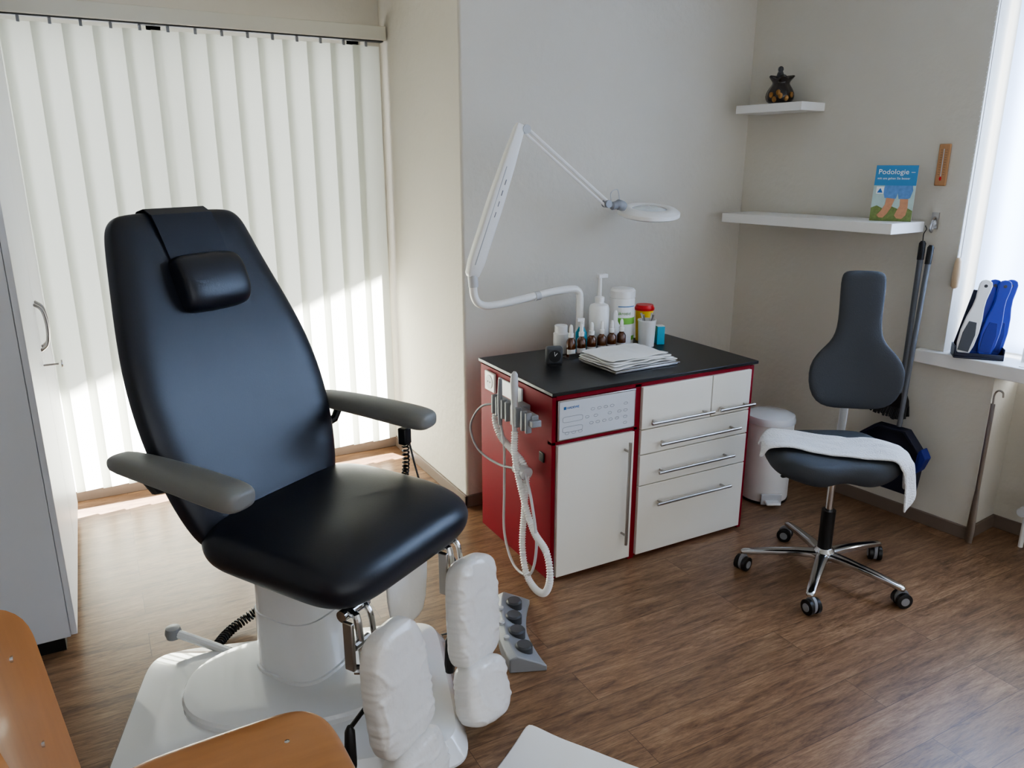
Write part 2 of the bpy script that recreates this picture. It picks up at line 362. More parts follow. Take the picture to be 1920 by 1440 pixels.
def legpad(A,Bp,w,d,e=3,seed=0,pw=7,top=1.0):
    A,Bp=V(A),V(Bp); ax=(Bp-A); Ln=ax.length; ax.normalize(); n=Y.cross(ax).normalized(); n=n if n.x>0 else -n; wd=ax.cross(n).normalized()
    rr=[]; K=56
    for i in range(K+1):
        t=i/K; s=(1-abs(2*t-1)**pw)**0.42 if 0<t<1 else 0.12
        wt=w*(top+(1-top)*min(1,t/0.4))
        r=ring(A+ax*Ln*t,wd,n,wt*max(s,0.3 if 0<t<1 else 0.12),d*max(s,0.12),e,72); q=[]
        for p in r:
            u=(p-A).dot(wd); v=(p-A).dot(ax); au=abs(u)/w
            k=noise.noise(V((u*8,v*10,seed)))*0.007
            k+=noise.noise(V((u*20,v*85,seed+3)))*0.0075*(au**4)
            rdg=1-abs(noise.noise(V((u*13+v*11,v*11-u*9,seed+9)))*3.4)
            k+=0.0042*max(0,rdg)**3
            q.append(p+n*k*(1 if (p-A-ax*v).dot(n)>0 else 0.3)+wd*math.copysign(k*0.9*au**2,u))
        rr.append(q)
    return loft(bmn(),rr)
legs=[((0.345,-0.198,0.495),(0.385,-0.192,0.150),(0.395,-0.192,0.168),(0.43,-0.190,0.02),0.106,0.80),
      ((0.325,0.210,0.490),(0.375,0.155,0.175),(0.390,0.148,0.205),(0.445,0.100,0.03),0.102,0.90)]
for i,(a,c,d,e,w,tp) in enumerate(legs):
    mk("leg_rest",legpad(a,c,w,0.040,3.8,i*5,8,tp),PADW,T,sub=1,label="white covered calf cushion")
    mk("foot_rest",legpad(d,e,w*0.94,0.048,3.2,i*7+2,5),PADW,T,sub=1,label="white covered foot cushion")
    y=a[1]
    b=bmn()
    tube(b,cr([(0.20,y-0.02,0.515),(0.255,y-0.025,0.51),(0.278,y-0.03,0.48),(0.300,y-0.03,0.2)],5),0.010,10)
    tube(b,cr([(0.20,y+0.03,0.515),(0.25,y+0.03,0.505),(0.27,y+0.03,0.46),(0.285,y+0.025,0.30)],5),0.008,10)
    tube(b,[(0.235,y-0.045,0.505),(0.235,y+0.05,0.505)],0.016,12)
    tube(b,[(0.265,y-0.04,0.36),(0.30,y-0.02,0.36),(0.33,y,0.36)],0.013,10)
    tube(b,[(0.295,y-0.03,0.24),(0.36,y-0.01,0.22)],0.012,10)
    tube(b,[(0.282,y-0.055,0.44),(0.282,y-0.0,0.44)],0.011,10)
    mk("leg_rest_bracket",b,CHROME,T)
    yk=y-(0.125 if i==0 else 0.10)
    b=bmn(); tube(b,[(0.315,yk,0.27),(0.315,yk,0.255),(0.317,yk-0.005,0.18),(0.318,yk-0.005,0.155),(0.318,yk-0.005,0.15)],[0.006,0.013,0.016,0.014,0.006],10)
    tube(b,[(0.30,y-0.03,0.27),(0.315,yk,0.262)],0.006,8)
    mk("locking_knob",b,BLACK,T)
    b=bmn(); box(b,0.262,0.292,y-0.072,y-0.06,0.38,0.515); mk("hinge_plate",b,STEEL,T,bevel=0.003)
b=bmn(); zl=[]
for z,w in ((0.30,0.05),(0.33,0.085),(0.5,0.10),(0.525,0.08)): zl.append(ring((0.20,0.07,z),Y,X,w,0.012,3,24))
mk("calf_guard",loft(b,zl),PADW,T,sub=1,label="white covered inner guard panel")
b=bmn(); tube(b,cr([(-0.30,-0.10,0.10),(-0.44,-0.13,0.12),(-0.55,-0.17,0.15)],5),[0.014]*11,10); mk("release_lever",b,GLOSSW,T)
b=bmn(); lathe(b,[(0.004,0.13),(0.022,0.135),(0.026,0.152),(0.022,0.17),(0.004,0.174)],-0.565,-0.175,16); mk("lever_knob",b,MGREY,T)
mk("coiled_cable",tube(bmn(),coil([(-0.24,0.06,0.20),(-0.44,0.16,0.16),(-0.55,0.15,0.06),(-0.58,0.05,0.025),(-0.54,-0.06,0.022)],0.015,0.012,9),0.004,6),BLACK,T)
b=bmn(); box(b,-0.02,0.01,0.325,0.36,0.735,0.79); mk("hand_control",b,BLACK,T,bevel=0.004)
b=bmn(); tube(b,coil([(-0.005,0.345,0.74),(-0.01,0.35,0.66),(-0.03,0.36,0.60),(-0.08,0.37,0.53),(-0.04,0.37,0.52)],0.010,0.014,8),0.0032,6); mk("coiled_cable",b,BLACK,T)
mk("cable",tube(bmn(),cr([(-0.005,0.36,0.75),(0.0,0.40,0.6),(0.02,0.46,0.40),(0.08,0.52,0.2),(0.10,0.46,0.02),(-0.1,0.3,0.008),(-0.18,0.14,0.02)],8),0.0035,6),DGREY,T)
# ================================================================ FOOT SWITCH
T=thing("foot_switch","grey foot pedal switch with round buttons on the floor","foot switch",(1.15,2.055,0),-21.5)
b=bmn(); rr=[]
for i in range(13):
    t=-0.2+0.4*i/12; w=0.052+0.010*abs(t/0.2); off=-0.03*(1-(t/0.2)**2)
    rr.append([V((off-w,t,0.0)),V((off-w,t,0.05)),V((off-w+0.025,t,0.062)),V((off+w-0.03,t,0.034)),V((off+w,t,0.02)),V((off+w,t,0))])
hs=mk("housing",loft(b,rr),MGREY,T,bevel=0.004)
for i in range(4):
    t=-0.135+0.09*i; off=-0.03*(1-(t/0.2)**2); mk("button",lathe(bmn(),[(0.029,0.025),(0.029,0.058),(0.024,0.064),(0.002,0.065)],off+0.010,t,20),DGREY,T)
for i in range(3):
    t=-0.09+0.09*i; off=-0.03*(1-(t/0.2)**2); mk("selector_key",lathe(bmn(),[(0.010,0.05),(0.010,0.066),(0.002,0.067)],off-0.036,t,14),LGREY,T)
# ================================================================ CABINET
T=thing("treatment_cabinet","dark red cabinet with cream fronts, steel handles and black worktop","cabinet",(1.43,2.32,0))
CW,CD=1.02,0.60
b=bmn()
box(b,0,0.018,0,CD,0.0,0.765); box(b,CW-0.022,CW,0,CD,0,0.765)
box(b,0.018,CW-0.022,0.015,CD,0.0,0.03); box(b,0.018,CW-0.022,0,CD,0.752,0.770)
box(b,0.382,0.412,0,CD,0.0,0.765); box(b,0.018,CW-0.022,0.03,CD,0.03,0.752)
box(b,0.0,0.4,0.0,0.03,0.575,0.588)
mk("body",b,RED,T,bevel=0.0015)
mk("worktop",box(bmn(),-0.006,CW+0.012,-0.012,CD+0.01,0.772,0.786),BLKTOP,T,bevel=0.002)
cp=mk("control_panel",box(bmn(),0.02,0.38,-0.010,0.02,0.592,0.752),STEEL,T,bevel=0.002)
mk("panel_face",box(bmn(),0.026,0.374,-0.0115,-0.008,0.598,0.746),PANEL,cp)
text(cp,"panel_lettering","HADEWE",0.013,INKB,front_m(0.058,-0.012,0.716))
b=bmn(); box(b,0.044,0.054,-0.0125,-0.011,0.715,0.726); mk("logo_mark",b,INKB,cp)
b=bmn()
for r,(z,xs) in enumerate(((0.70,(0.175,0.205,0.235,0.265,0.33)),(0.672,(0.15,0.19,0.255,0.30,0.33)),(0.645,(0.17,0.20,0.23,0.26,0.29,0.33)),(0.62,(0.06,0.09,0.12,0.33)))):
    for x in xs:
        pts=[V((x+0.009*cos(a),-0.0118,z+0.005*sin(a))) for a in [2*pi*i/12 for i in range(13)]]
        tube(b,pts,0.0006,4)
for z in (0.675,0.635): 
    pts=[V((0.085,0,0))+V((0.045*math.copysign(abs(cos(a))**0.4,cos(a)),-0.0118,z+0.011*math.copysign(abs(sin(a))**0.4,sin(a)))) for a in [2*pi*i/28 for i in range(29)]]
    tube(b,pts,0.0006,4)
mk("panel_buttons",b,INK,cp)
def hbar(parent,x0,x1,z,vert=None):
    b=bmn()
    if vert: 
        tube(b,[(x0,-0.046,vert[0]),(x0,-0.046,vert[1])],0.0065,12)
        for zz in (vert[0]+0.04,vert[1]-0.04): tube(b,[(x0,-0.046,zz),(x0,-0.008,zz)],0.005,10)
    else:
        tube(b,[(x0,-0.046,z),(x1,-0.046,z)],0.0065,12)
        for xx in (x0+0.03,x1-0.03): tube(b,[(xx,-0.046,z),(xx,-0.008,z)],0.005,10)
    mk("handle",b,STEEL,parent,label="brushed steel bar handle")
d=mk("door",box(bmn(),0.022,0.380,-0.012,0.02,0.018,0.574),CREAM,T,bevel=0.002)
hbar(d,0.335,0,0,(0.10,0.545))
xl,xr_=0.414,CW-0.024
for (x0,x1,z0,z1,h0,h1,hz) in ((xl,0.775,0.574,0.752,0.44,0.765,0.605),(0.780,xr_,0.574,0.752,0.80,0.995,0.605),(xl,xr_,0.466,0.570,0.49,0.925,0.508),(xl,xr_,0.330,0.462,0.49,0.90,0.385),(xl,xr_,0.018,0.326,0.49,0.895,0.245)):
    d=mk("drawer",box(bmn(),x0,x1,-0.012,0.02,z0,z1),CREAM,T,bevel=0.002); hbar(d,h0,h1,hz)
s=mk("socket",box(bmn(),-0.012,0,0.45,0.54,0.665,0.75),WHITE,T,bevel=0.004)
b=bmn(); tube(b,[(-0.014,0.495,0.707),(-0.006,0.495,0.707)],0.030,20); mk("socket_insert",b,LGREY,s)
b=bmn(); tube(b,[(-0.015,0.485,0.707),(-0.012,0.485,0.707)],0.004,8); mk("socket_hole",b,DGREY,s)
b=bmn(); tube(b,[(-0.015,0.505,0.707),(-0.012,0.505,0.707)],0.004,8); mk("socket_hole",b,DGREY,s)
mk("outlet_plate",box(bmn(),-0.008,0,0.22,0.42,0.675,0.745),PANEL,T,bevel=0.003)
mk("side_latch",box(bmn(),-0.006,0,0.05,0.085,0.49,0.53),BLACK,T,bevel=0.003)
b=bmn(); box(b,-0.075,-0.045,0.02,0.34,0.655,0.70); box(b,-0.045,0,0.16,0.22,0.66,0.695)
for y in (0.05,0.13,0.21,0.29): box(b,-0.095,-0.07,y-0.022,y-0.008,0.63,0.71); box(b,-0.095,-0.07,y+0.012,y+0.026,0.63,0.71)
h=mk("instrument_holder",b,MGREY,T,bevel=0.004)
b=bmn(); tube(b,[(-0.088,0.13,0.61),(-0.088,0.13,0.66),(-0.088,0.132,0.72),(-0.088,0.135,0.80),(-0.086,0.136,0.835),(-0.084,0.136,0.846)],[0.009,0.013,0.013,0.016,0.013,0.005],14)
mk("handpiece",b,LGREY,T)
b=bmn(); tube(b,[(-0.088,0.25,0.60),(-0.088,0.25,0.66),(-0.088,0.252,0.72),(-0.085,0.255,0.785),(-0.085,0.256,0.79)],[0.008,0.011,0.010,0.008,0.003],12)
mk("handpiece",b,MGREY,T)
b=bmn(); box(b,-0.085,-0.045,0.00,0.045,0.66,0.685); mk("holder_clip",b,MGREY,h,bevel=0.003)
def hose(pts,r,mat,rib=False):
    p=cr(pts,22 if rib else 10)
    if rib:
        L=[0]
        for a,c in zip(p,p[1:]): L.append(L[-1]+(c-a).length)
        n=int(L[-1]/0.005); q=[]; j=0
        for i in range(n+1):
            s=L[-1]*i/n
            while j<len(p)-2 and L[j+1]<s: j+=1
            q.append(p[j].lerp(p[j+1],min(1,(s-L[j])/max(1e-6,L[j+1]-L[j]))))
        mk("hose",tube(bmn(),q,[r*(1.0 if i%2 else 0.70) for i in range(len(q))],12),mat,T,label="ribbed white suction hose")
    else: mk("hose",tube(bmn(),p,r,10),mat,T)
hose([(-0.088,0.13,0.61),(-0.088,0.125,0.5),(-0.07,0.09,0.34),(-0.075,0.0,0.24),(-0.09,-0.12,0.21),(-0.10,-0.165,0.13),(-0.10,-0.13,0.05),(-0.095,-0.05,0.022),(-0.09,0.03,0.05),(-0.08,0.08,0.15),(-0.06,0.10,0.3),(-0.05,0.11,0.45),(-0.06,0.19,0.50),(-0.06,0.30,0.53),(-0.07,0.33,0.60),(-0.06,0.32,0.66)],0.0145,WHITE,True)
hose([(-0.088,0.25,0.61),(-0.07,0.25,0.5),(-0.06,0.27,0.3),(-0.07,0.25,0.12),(-0.09,0.13,0.035),(-0.09,0.0,0.06),(-0.08,-0.03,0.2),(-0.07,0.03,0.36),(-0.06,0.10,0.45)],0.0055,LGREY)
hose([(-0.05,0.33,0.66),(-0.08,0.44,0.62),(-0.10,0.50,0.52),(-0.09,0.45,0.43),(-0.07,0.3,0.41),(-0.05,0.14,0.44)],0.005,MGREY)
b=bmn(); tube(b,[(-0.062,0.155,0.45),(-0.055,0.09,0.44)],0.027,16); mk("hose_clamp",b,LGREY,T)
# ================================================================ MAGNIFIER LAMP
T=thing("magnifier_lamp","white jointed magnifier lamp standing at the back of the worktop","lamp",(1.90,2.86,0.7865))
def W(x,z,y=0): return V((x-1.90,y,z-0.7865))
b=bmn(); lathe(b,[(0.03,0),(0.03,0.02),(0.018,0.03),(0.018,0.09),(0.016,0.1)],0,0,20); mk("base",b,WHITE,T)
b=bmn(); tube(b,cr([W(1.90,0.88),W(1.90,1.02),W(1.885,1.055),W(1.85,1.065),W(1.75,1.06),W(1.60,1.04),W(1.46,1.025),W(1.40,1.035),W(1.375,1.07),W(1.368,1.13)],6),0.0165,14); mk("swing_arm",b,WHITE,T)
mk("arm_joint",tube(bmn(),[W(1.665,1.047),W(1.69,1.05)],0.0195,14),LGREY,T)
mk("arm_joint",tube(bmn(),[W(1.372,1.11),W(1.368,1.16)],0.021,14),LGREY,T)
b=bmn()
a0,a1=W(1.362,1.15),W(1.592,1.755); ax=(a1-a0).normalized(); sx=ax.cross(Y)
loft(b,[ring(a0+(a1-a0)*t,sx,Y,w,w*0.75,4.5,24) for t,w in ((0,0.018),(0.02,0.028),(0.1,0.034),(0.5,0.034),(0.75,0.029),(0.9,0.024),(0.97,0.022),(1.0,0.016))])
mk("main_arm",b,WHITE,T,bevel=0.002)
b=bmn(); g0=a0+(a1-a0)*0.08-Y*0.0262+sx*0.013; g1=a0+(a1-a0)*0.72-Y*0.0226+sx*0.011
tube(b,[g0,g1],0.0022,6); mk("arm_groove",b,LGREY,T)
for i in range(4): 
    c=a0+(a1-a0)*(0.40+0.07*i); b=bmn(); tube(b,[c-Y*0.0252-sx*0.004,c-Y*0.0252-sx*0.004+ax*0.022],0.002,6); mk("arm_marking",b,MGREY,T)
j0,j1=W(1.612,1.735),W(2.03,1.43)
b=bmn(); dd=(j1-j0).normalized(); sn=dd.cross(Y)
tube(b,[j0+sn*0.010,j1+sn*0.010],0.0075,8); tube(b,[j0-sn*0.011,j1-sn*0.011],0.006,8)
mk("fore_arm",b,WHITE,T)
b=bmn(); tube(b,[j0-Y*0.02,j0+Y*0.02],0.018,16); mk("elbow_joint",b,LGREY,T)
b=bmn(); tube(b,[j1-Y*0.018,j1+Y*0.018],0.017,16); mk("wrist_joint",b,MGREY,T)
b=bmn(); tube(b,cr([j1,W(2.06,1.42),W(2.09,1.425),W(2.125,1.415)],4),[0.012]*4+[0.018]*4+[0.023]*4+[0.020],12); mk("head_joint",b,MGREY,T)
b=bmn(); tube(b,cr([W(2.055,1.43),W(2.05,1.475),W(2.085,1.49),W(2.10,1.44)],5),0.002,6); mk("wire",b,LGREY,T)
Rt=Matrix.Translation(W(2.265,1.393))@Matrix.Rotation(radians(10),4,V((cos(radians(-28)),sin(radians(-28)),0)))@Matrix.Rotation(radians(2),4,'Y')
b=bmn(); prof=[(0.080,0.012),(0.095,0.018),(0.125,0.012),(0.142,0.000),(0.142,-0.016),(0.125,-0.024),(0.084,-0.022),(0.080,-0.004)]
loft(b,[[Rt@p for p in ring((0,0,z),X,Y,r,r,2,40)] for r,z in prof],closed=True)
mk("lamp_head",b,WHITE,T)
b=bmn(); loft(b,[[Rt@p for p in ring((0,0,z),X,Y,r,r,2,32)] for r,z in ((0.083,0.006),(0.06,0.013),(0.03,0.017),(0.005,0.018),(0.004,-0.014),(0.05,-0.010),(0.083,-0.004))]); mk("lens",b,LENS,T)
# ================================================================ ITEMS ON WORKTOP
Z0=0.7865
T=thing("soap_dispenser","white plastic pump dispenser bottle on the worktop","dispenser",(1.975,2.815,Z0))
b=bmn(); lathe(b,[(0.043,0),(0.045,0.005),(0.045,0.190),(0.040,0.205),(0.022,0.213),(0.02,0.222)]); mk("bottle",b,WHITE,T)
b=bmn(); lathe(b,[(0.022,0.220),(0.022,0.24),(0.009,0.244),(0.008,0.325)]); box(b,-0.012,0.036,-0.011,0.011,0.325,0.342); mk("pump",b,WHITE,T,bevel=0.002)
T=thing("wipes_canister","white disinfectant wipes canister with green printed label","canister",(2.125,2.845,Z0))
b=bmn(); lathe(b,[(0.055,0),(0.057,0.004),(0.057,0.215),(0.054,0.222),(0.058,0.224),(0.058,0.255),(0.05,0.265),(0.02,0.271),(0.002,0.271)],n=36); mk("body",b,WHITE,T)
mk("label_print",arc(bmn(),0.0576,200,330,0.105,0.135),GREENL,T)
mk("label_print",arc(bmn(),0.0576,285,330,0.03,0.05),GREENL,T)
mk("label_logo",arc(bmn(),0.0578,225,250,0.03,0.06),INKB,T)
mk("label_line",arc(bmn(),0.0578,215,300,0.185,0.189),INKB,T)
m_=Matrix.Rotation(radians(-28),4,'Z')@front_m(-0.04,-0.0585,0.150); text(T,"label_lettering","mikrozid",0.02,GREENI,m_)
T=thing("sharps_container","yellow sharps container with red lid beside the canister","container",(2.275,2.87,Z0))
b=bmn(); lathe(b,[(0.036,0),(0.042,0.15)]); mk("body",b,YELL,T)
b=bmn(); lathe(b,[(0.046,0.147),(0.047,0.158),(0.043,0.163),(0.040,0.172),(0.001,0.173)]); mk("lid",b,REDP,T)
T=thing("instrument_pot","white plastic pot holding steel instruments","pot",(2.21,2.765,Z0))
b=bmn(); lathe(b,[(0.036,0),(0.041,0.115),(0.043,0.118),(0.043,0.124),(0.039,0.124),(0.036,0.05),(0.0,0.045)]); mk("pot",b,WHITE,T)
for i in range(4):
    a=i*1.5; tl_=thing("metal_instrument","steel podiatry instrument standing in the white pot","instrument",(2.21,2.765,Z0),group="instruments in the pot")
    b=bmn(); tube(b,[(0.01*cos(a),0.01*sin(a),0.052),(0.028*cos(a+2),0.028*sin(a+2),0.135),(0.034*cos(a+2),0.03*sin(a+2),0.15)],[0.004,0.004,0.006],8); mk("shaft",b,STEEL,tl_)
T=thing("teal_box","small teal cardboard box on the worktop","box",(2.292,2.77,Z0),-20)
b=bmn(); box(b,-0.018,0.018,-0.02,0.02,0,0.085); mk("carton",b,TEAL,T,bevel=0.001)
b=bmn(); box(b,-0.0175,0.0175,-0.0195,0.0195,0.085,0.087); mk("carton_flap",b,WHITE,T)
T=thing("white_jar","small white plastic screw-top jar on the worktop","jar",(1.79,2.84,Z0))
b=bmn(); lathe(b,[(0.032,0),(0.034,0.004),(0.034,0.088),(0.028,0.095)]); mk("jar",b,WHITE,T)
b=bmn(); lathe(b,[(0.029,0.093),(0.029,0.123),(0.026,0.126),(0.001,0.126)]); mk("lid",b,WHITE,T)
T=thing("white_bottle","white plastic bottle with flip cap on the worktop","bottle",(2.055,2.80,Z0))
b=bmn(); lathe(b,[(0.022,0),(0.024,0.004),(0.024,0.10),(0.012,0.125),(0.011,0.13)]); mk("bottle",b,WHITE,T)
b=bmn(); lathe(b,[(0.012,0.128),(0.012,0.16),(0.006,0.175),(0.001,0.176)]); mk("cap",b,WHITE,T)
T=thing("teal_bottle","teal spray bottle standing behind the dropper bottles","bottle",(1.875,2.805,Z0))
b=bmn(); lathe(b,[(0.024,0),(0.026,0.004),(0.026,0.09),(0.014,0.11),(0.012,0.118)]); mk("bottle",b,TEAL,T)
b=bmn(); lathe(b,[(0.013,0.116),(0.013,0.14),(0.002,0.141)]); box(b,-0.025,0.012,-0.008,0.008,0.14,0.155); mk("spray_head",b,WHITE,T,bevel=0.002)
T0=thing("dropper_bottle","amber glass dropper bottle with white rubber cap and label","bottle",(1.782,2.745,Z0+0.004),group="amber dropper bottles on the worktop")
b=bmn(); lathe(b,[(0.019,0),(0.0205,0.003),(0.0205,0.066),(0.017,0.074),(0.010,0.081),(0.010,0.087)],n=20); mk("bottle",b,AMBER,T0)
b=bmn(); lathe(b,[(0.0120,0.085),(0.0120,0.103),(0.0085,0.105),(0.008,0.127),(0.005,0.139),(0.001,0.141)],n=16); mk("dropper_cap",b,WHITE,T0)
b=bmn(); arc(b,0.0210,185,330,0.012,0.034); mk("label",b,WHITE,T0)
for i in range(1,6): copy_tree(T0,(1.782+0.054*i,2.745,Z0+0.004),random.uniform(-25,25))
T=thing("bottle_tray","shallow steel tray under the dropper bottles","tray",(1.782,2.745,Z0))
b=bmn(); box(b,-0.027,0.30,-0.027,0.027,0,0.003); box(b,-0.027,0.30,-0.029,-0.027,0,0.022); mk("tray",b,STEEL,T)
T=thing("timer","small black square desk timer clock","clock",(1.645,2.66,Z0),-20)
b=bmn(); box(b,-0.036,0.036,-0.015,0.022,0.004,0.082); mk("case",b,DGREY,T,bevel=0.012,seg=3)
b=bmn(); tube(b,[(0,-0.0165,0.043),(0,-0.013,0.043)],0.026,24); mk("dial",b,BLACK,T)
b=bmn(); tube(b,[(0,-0.018,0.043),(0.010,-0.018,0.056)],0.0012,6); tube(b,[(0,-0.018,0.043),(-0.002,-0.018,0.061)],0.0012,6); mk("hands",b,WHITE,T)
b=bmn(); box(b,-0.03,0.03,-0.012,0.018,0,0.006); mk("foot",b,BLACK,T)
T=thing("instrument_tray","shallow steel instrument tray lying on the worktop","tray",(1.945,2.545,Z0),2)
b=bmn(); box(b,-0.165,0.165,-0.125,0.115,0,0.008); box(b,-0.172,0.172,-0.132,0.122,0.008,0.013); mk("tray",b,STEEL,T,bevel=0.003)
b=bmn(); box(b,-0.16,0.16,-0.12,0.11,0.0132,0.018); mk("tray_insert",b,LGREY,T,bevel=0.003)
T=thing("folded_cloth","stack of folded white paper cloths on the tray","cloth",(1.935,2.54,Z0+0.020),4)
for i in range(4):
    b=bmn(); g=[]
    a_,c_=0.176-0.008*i,0.125-0.006*i
    for iy in range(17):
        row=[]
        for ix in range(21):
            x=-a_+2*a_*ix/20; y=-c_+2*c_*iy/16
            z=0.004+0.008*i+0.006*noise.noise(V((x*13,y*13,i*3)))+0.004*noise.noise(V((x*35,y*35,i*3)))
            if i==3: z+=0.006*math.exp(-((x+0.02)**2+(y-0.03)**2)/0.01)
            row.append(b.verts.new((x+0.020*noise.noise(V((y*9,i,1)))-0.004*i,y+0.018*noise.noise(V((x*8,i,5)))+0.003*i,max(0.001+0.006*i,z))))
        g.append(row)
    for r0,r1 in zip(g,g[1:]):
        for k in range(20): b.faces.new((r0[k],r0[k+1],r1[k+1],r1[k]))
    mk("cloth_layer",b,PAPER,T,sub=1,solid=0.004)
# ================================================================ PEDAL BIN
T=thing("pedal_bin","white round metal pedal bin between cabinet and wall","bin",(2.80,2.52,0),-28.5)
b=bmn(); lathe(b,[(0.114,0.0),(0.116,0.012)],n=36); mk("base_ring",b,BLACK,T)
b=bmn(); lathe(b,[(0.112,0.012),(0.114,0.02),(0.114,0.39),(0.110,0.40),(0.05,0.40)],n=40); mk("body",b,WHITE,T)
b=bmn(); lathe(b,[(0.120,0.40),(0.120,0.418),(0.114,0.433),(0.08,0.447),(0.002,0.452)],n=40); mk("lid",b,GLOSSW,T)
b=bmn(); box(b,-0.035,0.035,-0.165,-0.11,0.018,0.03); mk("pedal",b,WHITE,T,bevel=0.008)
b=bmn(); box(b,-0.05,0.05,-0.123,-0.112,0.005,0.06); mk("pedal_plate",b,LGREY,T,bevel=0.003)
# ================================================================ STOOL
T=thing("saddle_stool","dark grey saddle stool with paddle backrest on chrome five-star base","stool",(2.42,1.84,0),-28.5)
b=bmn(); lathe(b,[(0.03,0.07),(0.038,0.075),(0.04,0.115),(0.03,0.13)],n=24)
angs=[radians(168.5+72*k) for k in range(5)]
for a in angs:
    d=V((cos(a),sin(a),0)); s=V((-sin(a),cos(a),0))
    loft(b,[ring(d*r+Z*z,s,Z,w,h,3,14) for r,z,w,h in ((0.02,0.098,0.026,0.017),(0.10,0.098,0.022,0.014),(0.2,0.09,0.019,0.012),(0.28,0.08,0.017,0.011),(0.31,0.076,0.015,0.010),(0.318,0.075,0.008,0.006))])
mk("star_base",b,CHROME,T,bevel=0.001)
for a in angs:
    d=V((cos(a),sin(a),0)); c=d*0.30; sw=V((cos(a+0.9),sin(a+0.9),0)); ax=V((-sw.y,sw.x,0)); cc=c+sw*0.012
    b=bmn()
    for q in (-1,1): 
        p=cc+Z*0.03; tube(b,[p+ax*q*0.008,p+ax*q*0.010,p+ax*q*0.024,p+ax*q*0.026],[0.026,0.03,0.03,0.024],24)
    cst=mk("caster",b,BLACK,T)
    b=bmn(); tube(b,[cc+Z*0.03-ax*0.028,cc+Z*0.03+ax*0.028],0.016,18); tube(b,[c+Z*0.05,c+Z*0.08],0.008,10)
    rr=[ring(cc+Z*0.035+ax*q,sw,Z,0.026,0.034,2,20) for q in (-0.006,0.006)]; loft(b,rr)
    mk("caster_hub",b,MGREY,cst)
b=bmn(); tube(b,[(0,0,0.10),(0,0,0.29)],0.027,20); mk("gas_sleeve",b,BLACK,T)
b=bmn(); tube(b,[(0,0,0.29),(0,0,0.47)],0.014,16); mk("gas_piston",b,CHROME,T)
b=bmn(); box(b,-0.08,0.08,-0.10,0.13,0.455,0.475); tube(b,[(-0.05,0,0.455),(-0.15,-0.03,0.45),(-0.22,-0.05,0.452)],[0.008,0.006,0.010],8,sq=0.5); mk("seat_mechanism",b,BLACK,T,bevel=0.004)
def seath(x,y):
    return 0.546+0.045*(abs(x)/0.24)**2*(0.35 if y>0.05 else 0.6)+0.16*max(0,y)*0.9-0.5*max(0,abs(x)-0.15)**2*6-0.02*max(0,-y/0.19)**2
def sr(f,low=0):
    out=[]
    for p in ring((-0.015,0,0),X,Y,0.245,0.185,2.7,48):
        ang=math.atan2(p.y,p.x+0.015)
        notch=1-0.14*math.exp(-((ang+pi/2)/0.42)**2)
        q=V((-0.015+(p.x+0.015)*f,p.y*f*notch,0)); h=seath(q.x+0.015,q.y)
        dip=0.022*math.exp(-((ang+pi/2)/0.35)**2)*f if low>0.03 else 0
        out.append(V((q.x,q.y,h-low+dip)))
    return out
rr=[sr(0.25,low=0.095),sr(0.75,low=0.098),sr(0.92,low=0.088),sr(1.0,low=0.056),sr(0.99,low=0.024),sr(0.93,low=0.006),sr(0.8),sr(0.5),sr(0.2)]
mk("seat",loft(bmn(),rr),STOOLM,T,sub=2)
prof=[(0.650,0.05),(0.653,0.10),(0.675,0.145),(0.725,0.175),(0.795,0.184),(0.845,0.172),(0.885,0.138),(0.915,0.105),(0.95,0.087),(1.0,0.080),(1.08,0.082),(1.15,0.084),(1.182,0.080),(1.194,0.068),(1.197,0.04)]
rr=[]; RB=Matrix.Translation((0.125,0.20,0))@Matrix.Rotation(radians(-10),4,'Z')
for z,w in prof:
    tt=min(1,(z-0.65)/0.02,(1.197-z)/0.012); th=0.012+0.014*max(0,min(1,tt))
    lean=(z-0.75)*0.10
    rr.append([RB@V((p.x,lean+p.y+0.03*(p.x/0.18)**2*-1,z)) for p in ring((0,0,0),X,Y,w,th,3,36)])
mk("backrest",loft(bmn(),rr),STOOLM,T,sub=1)
b=bmn(); tube(b,cr([(0.03,0.08,0.465),(0.09,0.2,0.47),(0.118,0.245,0.53),(0.12,0.24,0.66),(0.125,0.245,0.8)],6),0.016,12,sq=0.5); mk("backrest_stem",b,LGREY,T)
T=thing("stool_towel","white terry towel draped over the stool seat","towel",(2.42,1.84,0),-28.5)
b=bmn(); g=[]
da=radians(-19); dv=V((cos(da),sin(da),0)); nv=V((-sin(da),cos(da),0))
A_,B_=0.243,0.187
def inside(p): return (abs(p.x)/A_)**2.7+(abs(p.y)/B_)**2.7<0.93
NV=18
